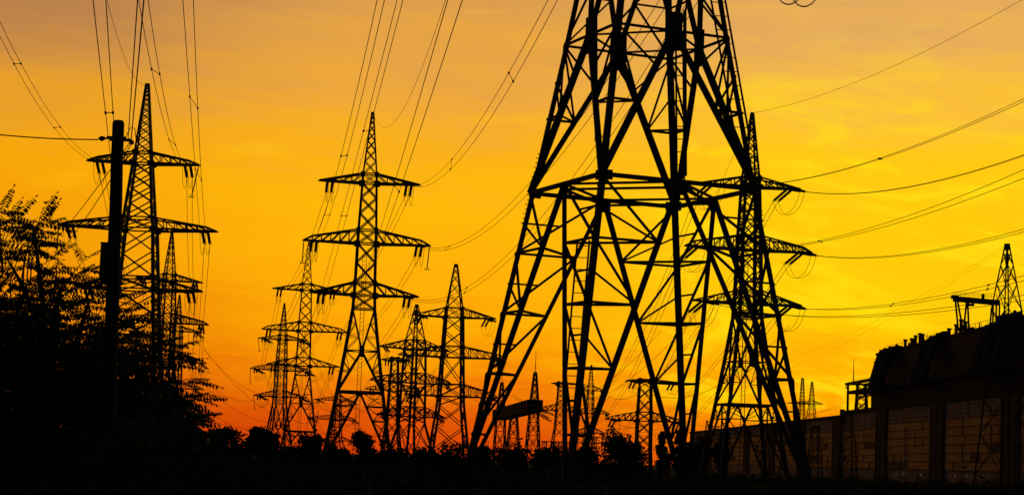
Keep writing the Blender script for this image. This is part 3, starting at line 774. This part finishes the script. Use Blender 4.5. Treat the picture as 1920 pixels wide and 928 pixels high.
    b = MB(); bx(b, along(1600), S1, -3, 1.2, ZE+4.4, ZE+5.2); b.build('gallery', 'roof', root); b = MB(); bx(b, bl+1, S1, -1.195, .2, ZE+.8, ZE+4.38); b.build('painted_recess_shade', 'roof', root)  # last box: dark colour stands in for the shade under the gallery
    def duct(s, bend, r_, off=0.):
        b = MB(); o1 = 2.9*r_/.9+rb.uniform(-.5, .4); dz = rb.uniform(-.7, .6)
        pts = [Pn(s, o1+.1, ZE+3.4), Pn(s, o1, ZE+5.0), Pn(s, o1*.8, lerp(ZE, ZB, .55)), Pn(s, o1*.35, lerp(ZE, ZB, .82)), Pn(s, .1, ZB-.5), Pn(s, -.3, ZB+.3+dz), Pn(s, -.9, ZB+.6+dz), Pn(s, -1.6, ZB+.55+dz), Pn(s, -2.1, ZB+.2)]
        b.tube(pts, [r_*1.05, r_, r_, r_*.97, r_*.95, r_*.92, r_*.9, r_*.85, r_*.7], 14); 
        for q, p_ in enumerate(pts[1:-2]):
            nx = (pts[q+2]-pts[q]).normalized()*.14; b.tube([p_-nx, p_+nx], r_*1.12, 14)
        b.build('duct', 'duct', root)
    for px, rr in ((1649, .75), (1659, .95), (1672, .95)): duct(along(px), 0, rr)
    for px, rr in ((1731, .8), (1741, .9), (1754, .85)): duct(along(px), 0, rr)
    for px, rr in ((1846, .7), (1858, .85), (1872, .8), (1892, .8)): duct(along(px), 0, rr)
    for px, h in ((1681, 1.3), (1693, 1.2), (1700, 1.6), (1708, 1.8), (1713, 1.5), (1762, 1.2), (1775, 1.6), (1784, 2.3), (1792, 1.7)):
        f = MB(); x = along(px); c = Pn(x, -1.6, ZB+.45); f.tube([c, c+Vector((0, 0, h)), c+Vector((0, 0, h+.01)), c+Vector((0, 0, h+.35))], [.32, .32, .5, .45], 8); f.build('roof_vent', 'sooty', root)
    for i in range(46):
        px = rb.uniform(1648, 1930); x = along(px); h = rb.choice((.35, .5, .7, 1.0, 1.5)); w2 = rb.uniform(.12, .5); o_ = rb.uniform(-3.5, -1.2)
        f = MB()
        if rb.random() < .5: f.tube([Pn(x, o_, ZB+.45), Pn(x, o_, ZB+.5+h)], [w2*.6, w2*.5], 7)
        else: bx(f, x-w2*3, x+w2*3, o_-w2, o_+w2, ZB+.45, ZB+.5+h*.7)
        f.build('roof_vent', 'sooty', root)
    f = MB(); x = along(1650)
    while x < S1: f.bar(Pn(x, -1.1, ZB+.5), Pn(x, -1.1, ZB+1.45), .07); x += 4
    f.bar(Pn(along(1650), -1.1, ZB+1.45), Pn(S1, -1.1, ZB+1.45), .06); f.build('railing', 'steel', root)
    # steel frame and antenna standing on the lower roof
    fr = thing('roof_frame', 'open steel frame with a lattice stub and thin antenna on the station roof end', 'steel frame', O+d*along(1602)+Vector((0, 0, ZE+.75)))
    o = Pn(along(1602), 0, 0); base = ZE+.75
    wp_ = O+d*along(1602); zt = z_at(wp_.x, wp_.y, 716)
    sA, sB, sC = along(1584), along(1601), along(1634)
    def rel(s, off, z): return Pn(s, off, z)-o-Vector((0, 0, base))
    for s in (sA, sB):
        for off in (-.6, -5):
            b = MB(); b.bar(rel(s, off, base), rel(s, off, zt), .5); b.build('post', 'steel', fr)
    b = MB()
    for off in (-.6, -5): b.bar(rel(sA-2, off, zt), rel(sC, off, zt), .7); b.bar(rel(sB, off, lerp(base, zt, .45)), rel(sC, off, lerp(base, zt, .45)), .4)
    b.bar(rel(sA, -.6, zt), rel(sA, -5, zt), .5); b.bar(rel(sA-1.5, -.4, zt-.8), rel(sA+1.5, -.4, zt-.8), .3)
    b.build('beam', 'steel', fr)
    sm = (sA+sB)/2; b = MB(); hw = lambda z: 1.3
    for cx, cy in CN: b.bar((0, 0, 0), (0, 0, .001), .01)
    b = MB(); lattice(b, 0, zt-base-.6, lambda z: 1.35-.06*z, .2, k=1.); 
    for cx, cy in CN: b.bar((cx*1.35, cy*1.35, 0), (cx*(1.35-.06*(zt-base-.6)), cy*(1.35-.06*(zt-base-.6)), zt-base-.6), .26)
    c = rel(sm, -2.8, base); b.v = [v+c for v in b.v]; b.build('lattice_stub', 'steel', fr)
    za = z_at((O+d*sm).x, (O+d*sm).y, 672); b = MB(); b.tube([rel(sm, -.8, zt), rel(sm, -.8, za)], [.16, .05], 6); b.build('antenna', 'steel', fr)
    # gantry crane running on the boiler house roof
    wp_ = O+d*along(1800); Yc = wp_.y; base = ZB+.5; p0 = at(1787, 600, Yc)
    cr = thing('gantry_crane', 'rooftop gantry crane with splayed legs on the power station', 'gantry crane', (p0.x, Yc, base))
    zt = z_at(p0.x, Yc, 555)-base; u = Yc/F; X = lambda px: (px-1787)*u
    L = X(1874); b = MB(); b.bar((0, 0, zt-.5), (L, 0, zt-.95), .9, 1.0); b.box(-.35, .9, -.6, .6, zt-.5, zt+.15); b.box(X(1841), X(1845), -.4, .4, zt-.3, zt+.6); b.build('girder', 'steel', cr)
    b = MB()
    for i in range(19): q = L*i/18; b.bar((q, .4, zt-.1), (q, .4, zt+.75), .05)
    b.bar((0, .4, zt+.75), (L, .4, zt+.65), .05); b.bar((0, .4, zt+.35), (L, .4, zt+.25), .04); b.build('railing', 'steel', cr)
    for a_, c_ in ((1791, 1797), (1795, 1806), (1812, 1807), (1814, 1817)):
        b = MB(); b.bar((X(a_), 0, zt-.9), (X(c_), 0, 0), .3); b.build('leg', 'steel', cr)
    b = MB(); b.box(X(1796), X(1819), -.5, .5, -.1, .45); b.box(X(1808), X(1813), -.5, .5, .45, .9); b.build('bogie', 'steel', cr)
    for a_ in (1862, 1868, 1874):
        b = MB(); b.bar((X(a_), 0, zt-.9), (X(a_), 0, -.2), .28); b.build('leg', 'steel', cr)
    b = MB(); b.box(X(1814), X(1826), -.4, .4, zt-1.75, zt-1.35); b.bar((X(1816), 0, zt-1.4), (X(1816), 0, zt-.9), .3); b.build('hoist', 'steel', cr)
station()

# ------------------------------------------------------------------ trees
def leaf_quad(b, c, size, r, elong=1.6):
    u = Vector((r.gauss(0, 1), r.gauss(0, 1), r.gauss(0, 1))).normalized(); v = u.orthogonal().normalized(); w = u.cross(v); a = r.uniform(0, 6.28)
    v, w = v*math.cos(a)+w*math.sin(a), w*math.cos(a)-v*math.sin(a)
    v *= size*elong/2; w *= size/2; i = len(b.v)
    b.v += [c-v, c+w*.9-v*.1, c+v, c-w*.9-v*.1]; b.f.append((i, i+1, i+2, i+3))
def far_tree(label, px, ytop, wpx, Y, shape='round', n=2600, seed=0, group='distant trees', name='distant_tree', ybase=880, leaf=.34):
    r = random.Random(seed); p = at(px, 850, Y); H = z_at(p.x, Y, ytop); Wd = wpx*Y/F/2
    root = thing(name, label, 'tree' if name != 'bush' else 'bush', (p.x, Y, 0), 0, group)
    b = MB(); b.tube([(0, 0, -.2), (.1, 0, H*.35), (-.1, .1, H*.75), (0, 0, H*.95)], [Wd*.09+.08, Wd*.07+.06, .09, .03], 7)
    cl = []
    nb = 16 if shape != 'column' else 22
    for i in range(nb):
        if shape == 'round': z = r.uniform(.08, .92); w = Wd*math.sin(math.pi*min(1, max(.08, (z*.95)**1.1)))**.55
        elif shape == 'cone': z = r.uniform(.12, .97); w = Wd*min(1, (1-z)*2.)**.8*1.1
        elif shape == 'column': z = r.uniform(.06, .97); w = Wd*1.1*(1-max(0, z-.72)/.3*.6)
        else: z = r.uniform(.1, .88); w = Wd*(1-z**2.2)**.5
        a = r.uniform(0, 6.28); q = r.uniform(.35, .92)
        c = Vector((math.cos(a)*w*q, math.sin(a)*w*q, z*H)); cl.append((c, r.uniform(.2, .38)*Wd*(1.1 if shape != 'column' else .9)))
        b.tube([(0, 0, max(.2, z*H*.55)), c*.6+Vector((0, 0, z*H*.32)), c], [.09, .06, .02], 5)
    b.build('trunk', 'bark', root)
    b = MB()
    for i in range(n):
        c, rad = r.choice(cl); v = Vector((r.gauss(0, 1), r.gauss(0, 1), r.gauss(0, 1))); v *= rad*.62
        v.z *= 1.25; q = c+v
        if q.z < .1 or q.z > H*1.01: continue
        leaf_quad(b, q, leaf*r.uniform(.6, 1.3), r)
    # sprigs that break the outline
    for i in range(130):
        c, rad = r.choice(cl); v = Vector((r.gauss(0, 1), r.gauss(0, 1), abs(r.gauss(0, 1))+.4)).normalized()
        for k in range(r.randint(4, 11)): leaf_quad(b, c+v*rad*(.95+.085*k)+Vector((r.gauss(0, .1), r.gauss(0, .1), r.gauss(0, .1))), leaf*.8, r)
    b.build('crown', 'farleaf', root)
    return root
far_tree('round tree at the right edge of the locust tree, first of the distant trees', 420, 806, 66, 240, 'round', 2600, 1)
far_tree('dense column-shaped poplar below the smallest row pylon, the tallest', 484, 806, 44, 230, 'column', 3000, 2)
far_tree('slim poplar tucked against the smallest row pylon legs', 508, 812, 24, 232, 'column', 1600, 3)
far_tree('bushy tree behind the legs of the second row pylon', 584, 818, 46, 235, 'round', 2400, 4)
far_tree('airy cone-shaped tree between the legs of the tall middle pylon', 676, 812, 52, 225, 'cone', 1500, 5, leaf=.3)
far_tree('large round bush in front of the flat-topped pylon', 1163, 812, 92, 150, 'dome', 3600, 6, name='bush', leaf=.2, group='round bushes')
far_tree('low mound bush left of the giant pylon left leg', 846, 832, 74, 90, 'dome', 3000, 7, name='bush', leaf=.1, group='round bushes')
far_tree('tree with a notched top behind the third leg of the giant pylon', 1246, 812, 34, 300, 'column', 2200, 8)
far_tree('dark tree filling the gap between the third leg and its diagonal', 1304, 816, 60, 320, 'round', 2600, 9)
far_tree('tree standing against the far end of the power station', 1350, 812, 40, 340, 'round', 2400, 10)
far_tree('pointed tree in the gap behind the third leg of the giant pylon', 1274, 808, 26, 310, 'cone', 1500, 11)
for i, (px, yt, w, Y, lab) in enumerate(((440, 840, 60, 260, 'low tree clump between the round tree and the poplars'), (545, 846, 60, 250, 'low tree clump between poplars and second row pylon'),
        (630, 842, 60, 245, 'low tree clump left of the cone-shaped tree'), (730, 846, 70, 250, 'low tree clump right of the cone-shaped tree'), (800, 848, 70, 240, 'low tree clump below the dense lattice pylon'),
        (905, 838, 50, 220, 'low tree clump behind the giant pylon left foot'), (960, 842, 80, 240, 'low tree clump below the substation gantry beam'), (1030, 840, 70, 240, 'low tree clump below the busbar frame'),
        (1095, 838, 60, 240, 'low tree clump left of the large round bush'))):
    far_tree(lab, px, yt, w, Y, 'dome', 1500, 40+i, group='low tree clumps', leaf=.3)

# ------------------------------------------------------------------ the locust tree at the left
def locust():
    Y0 = 30.; r = random.Random(11); u = Y0/F
    base = at(95, 900, Y0); root = thing('locust_tree', 'large dark locust tree with feathery leaves filling the left corner', 'tree', (base.x, Y0, 0))
    # crown outline (column, row) as seen; leaves get sparse towards it
    out = [(-160, 330), (-60, 352), (30, 372), (78, 352), (92, 400), (88, 440), (130, 440), (178, 455), (190, 500), (228, 535), (262, 560), (305, 610), (335, 640), (358, 690), (374, 720), (380, 750), (388, 790), (384, 840), (360, 890)]
    out = [(x, y+(26 if x < 200 else 16)) for x, y in out]
    def top(x):
        for (x0, y0), (x1, y1) in zip(out, out[1:]):
            if x0 <= x <= x1 and x1 > x0: return lerp(y0, y1, (x-x0)/(x1-x0))
        return 330 if x < 0 else 890
    wd = MB(); lf = MB()
    tr = [Vector((0, 0, -.3)), Vector((-.1, .1, .9)), Vector((-.05, 0, 1.8))]
    wd.tube(tr, [.19, .15, .12], 9)
    fork = tr[-1]
    def loc(px, py, dy): return at(px, py, Y0+dy)-Vector((base.x, Y0, 0))
    limbs = []
    for px, py, dy in ((-90, 470, .8), (10, 480, -.8), (60, 420, .3), (120, 520, .9), (170, 560, -.7), (230, 640, .4), (290, 720, -.3), (330, 800, .6), (30, 640, -1.4), (100, 700, 1.3), (200, 780, -1.2), (-60, 620, 1.2)):
        e = loc(px, py, dy); mid = fork.lerp(e, .5)+Vector((r.uniform(-.15, .15), r.uniform(-.2, .2), .25)); limbs.append((fork, mid, e))
        wd.tube([fork, fork.lerp(mid, .5)+Vector((0, 0, .06)), mid, mid.lerp(e, .55)+Vector((0, 0, .08)), e], [.075, .06, .045, .03, .012], 6)
    def compound(p, d, L):
        # a pinnate leaf: drooping rachis with paired leaflets
        d = d.normalized(); side = d.cross(Vector((0, 0, 1)))
        side = side.normalized() if side.length > .05 else Vector((1, 0, 0))
        roll = r.uniform(-.6, .6); nrm = side.cross(d).normalized(); side = side*math.cos(roll)+nrm*math.sin(roll); nrm = side.cross(d).normalized()
        n = r.randint(8, 11); pts = []; droop = r.uniform(.08, .35)
        for i in range(n+1):
            t = i/n; pts.append(p+d*(L*t)-Vector((0, 0, droop*L*t*t)))
        lf.tube(pts[::2]+([pts[-1]] if n % 2 else []), .004, 3, False)
        for i in range(1, n+1):
            q = pts[i]; dd = (pts[i]-pts[i-1]).normalized(); ll = min(.12, L*r.uniform(.17, .23))*(1-.5*abs(i/n-.45))
            for s in ((-1, 1) if i < n else (0,)):
                ax = (side*s*.75+dd*.4+nrm*r.uniform(-.15, .15)-Vector((0, 0, r.uniform(.45, .95)))).normalized() if s else dd
                wv = dd.lerp(ax.cross(nrm), .25); wv = (wv-ax*wv.dot(ax)).normalized()*ll*.19
                k = len(lf.v); lf.v += [q+ax*ll*.06, q+ax*ll*.4+wv, q+ax*ll*.78+wv*.7, q+ax*ll, q+ax*ll*.78-wv*.7, q+ax*ll*.4-wv]
                lf.f.append((k, k+1, k+2, k+3, k+4, k+5))
    cen = loc(60, 760, 0)
    tips = []
    # shoots that make the ragged edge
    for x in range(-120, 405, 13):
        y = top(x)
        for j in range(1): tips.append((x+r.uniform(-8, 8), y+abs(r.gauss(0, 30))+4, r.uniform(-1.2, 1.2)))
    while len(tips) < 520:
        x = r.uniform(-150, 405); y0 = top(x); y = y0+(930-y0)*r.random()**.95
        if y > 930: continue
        depth = (y-y0)
        if r.random() > min(1, .12+depth/320): continue
        tips.append((x, y, r.uniform(-1.9, 1.9)))
    for x, y, dy in tips:
        e = loc(x, y, dy); out_d = (e-cen); out_d.y *= .5; out_d.normalize()
        dirn = (out_d*.5+Vector((r.uniform(.1, .6), r.uniform(-.4, .4), r.uniform(.1, .55)))).normalized(); L = r.uniform(.45, .85)
        b0 = e-dirn*L; wd.tube([b0-out_d*.35-Vector((0, 0, .1)), b0, b0.lerp(e, .5)+Vector((0, 0, .03)), e], [.012, .010, .007, .003], 4)
        nl = r.randint(4, 6)
        for i in range(nl):
            t = (i+.6)/nl; p = b0.lerp(e, t); s = 1 if i % 2 else -1
            sd = dirn.cross(Vector((0, -1, 0))).normalized()
            compound(p, dirn*.25+Vector((s*r.uniform(.45, 1.)+.2, r.uniform(-.45, .45), r.uniform(-.3, .12))), r.uniform(.36, .58))
        compound(e, dirn+Vector((.3, r.uniform(-.3, .3), -.1)), r.uniform(.34, .5))
    # inner foliage mass
    for i in range(2900):
        x = r.uniform(-160, 385); y0 = top(x)+lerp(180, 72, min(1, max(0, x/380))); y = r.uniform(y0, 960)
        if y > 960 or y0 > 940: continue
        compound(loc(x, y, r.uniform(-2, 2)), Vector((r.gauss(.3, .8), r.gauss(0, .6), r.gauss(-.05, .18))), r.uniform(.36, .6))
    # boughs that hang in front of the pole's foot
    for i in range(16):
        x, y = r.uniform(150, 300), r.uniform(730, 920); e = loc(x, y, r.uniform(-5.2, -4.3)); q = e+Vector((r.uniform(-.5, .1), r.uniform(1.6, 2.4), r.uniform(-.6, -.2)))
        wd.tube([fork.lerp(q, .75), q, q.lerp(e, .6)+Vector((0, 0, .08)), e], [.03, .022, .014, .004], 5)
        for k in range(15): compound(q.lerp(e, r.uniform(.35, 1))+Vector((r.gauss(0, .12), 0, r.gauss(0, .12))), Vector((r.gauss(.2, .8), r.gauss(0, .5), r.gauss(-.05, .2))), r.uniform(.36, .55))
    wd.build('trunk', 'bark', root); lf.build('crown', 'leaf', root)
locust()

# ------------------------------------------------------------------ undergrowth
def weeds():
    r = random.Random(21); b = MB()
    for i in range(10000):
        Y = 20*math.exp(r.random()*math.log(13)); X = r.uniform(-.30, .30)*Y
        px = 960+X/Y*F; big = (Y/45)**.5
        H = r.uniform(.75, 1.25)*(1.0+.22*math.sin(px*.013+Y*.05)+.12*math.sin(px*.05+Y*.3))
        H = min(H, 1.5+.1*r.random())*(1.25+.3*r.random() if r.random() < .035 else 1)
        p = Vector((X, Y, -.1)); lean = Vector((r.gauss(0, .12), r.gauss(0, .12), 1))
        tip = p+lean*H
        b.tube([p, tip], [.012, .004], 3, False)
        for k in range(8):
            t = r.uniform(.1, 1.0); q = p.lerp(tip, t); a = r.uniform(0, 6.28); L = r.uniform(.16, .34)*(1.25-t*.7)*big
            d = Vector((math.cos(a), math.sin(a), r.uniform(-.2, .6))).normalized(); w = d.cross(Vector((0, 0, 1))).normalized()*L*.24
            i0 = len(b.v); b.v += [q, q+d*L*.5+w, q+d*L-Vector((0, 0, L*.25)), q+d*L*.5-w]; b.f.append((i0, i0+1, i0+2, i0+3))
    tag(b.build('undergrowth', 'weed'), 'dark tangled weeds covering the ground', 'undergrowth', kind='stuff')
weeds()
def sapling(label, px, ytop, Y, n, seed, big=.3, spread=.5, spikes=False):
    r = random.Random(seed); p = at(px, 860, Y); H = z_at(p.x, Y, ytop)
    root = thing('sapling', label, 'plant', (p.x, Y, 0), 0, 'tall weeds along the field edge')
    st = MB(); lf = MB()
    for i in range(n):
        a = r.uniform(0, 6.28); e = Vector((math.cos(a)*spread*r.random(), math.sin(a)*spread*r.random(), H*r.uniform(.72, 1)))
        st.tube([(e.x*.3, e.y*.3, -.1), (e.x*.6, e.y*.6, H*.5), e], [.014, .010, .004], 5)
        for k in range(14 if not spikes else 40):
            t = r.uniform(.3, 1) if not spikes else r.uniform(.35, 1.0); q = Vector((e.x*lerp(.3, 1, t), e.y*lerp(.3, 1, t), e.z*t)); a = r.uniform(0, 6.28); L = big*r.uniform(.6, 1.1) if not spikes else .1*r.uniform(.6, 1.4)*(1.3-t)
            d = Vector((math.cos(a), math.sin(a), r.uniform(-.1, .5))).normalized(); w = d.cross(Vector((0, 0, 1))).normalized()*L*.2
            i0 = len(lf.v); lf.v += [q, q+d*L*.45+w, q+d*L-Vector((0, 0, L*.3)), q+d*L*.45-w]; lf.f.append((i0, i0+1, i0+2, i0+3))
    st.build('stem', 'bark', root); lf.build('foliage', 'weed', root)
sapling('leafy sapling in front of the dense lattice pylon foot', 796, 806, 40, 3, 1)
sapling('short leafy sapling left of the mound bush', 780, 838, 38, 4, 2)
sapling('spiky tall weed right of the giant pylon left foot', 914, 806, 48, 3, 3, spikes=True, spread=.2)
sapling('spiky tall weed second from the giant pylon left foot', 927, 812, 50, 3, 4, spikes=True, spread=.25)
sapling('spiky weed third from the giant pylon left foot', 945, 816, 49, 3, 5, spikes=True, spread=.2)
sapling('leafy weed under the tall middle pylon right leg', 735, 842, 44, 5, 6, .2)
sapling('leafy weed at the right foot of the cone-shaped tree', 712, 846, 42, 5, 7, .2)
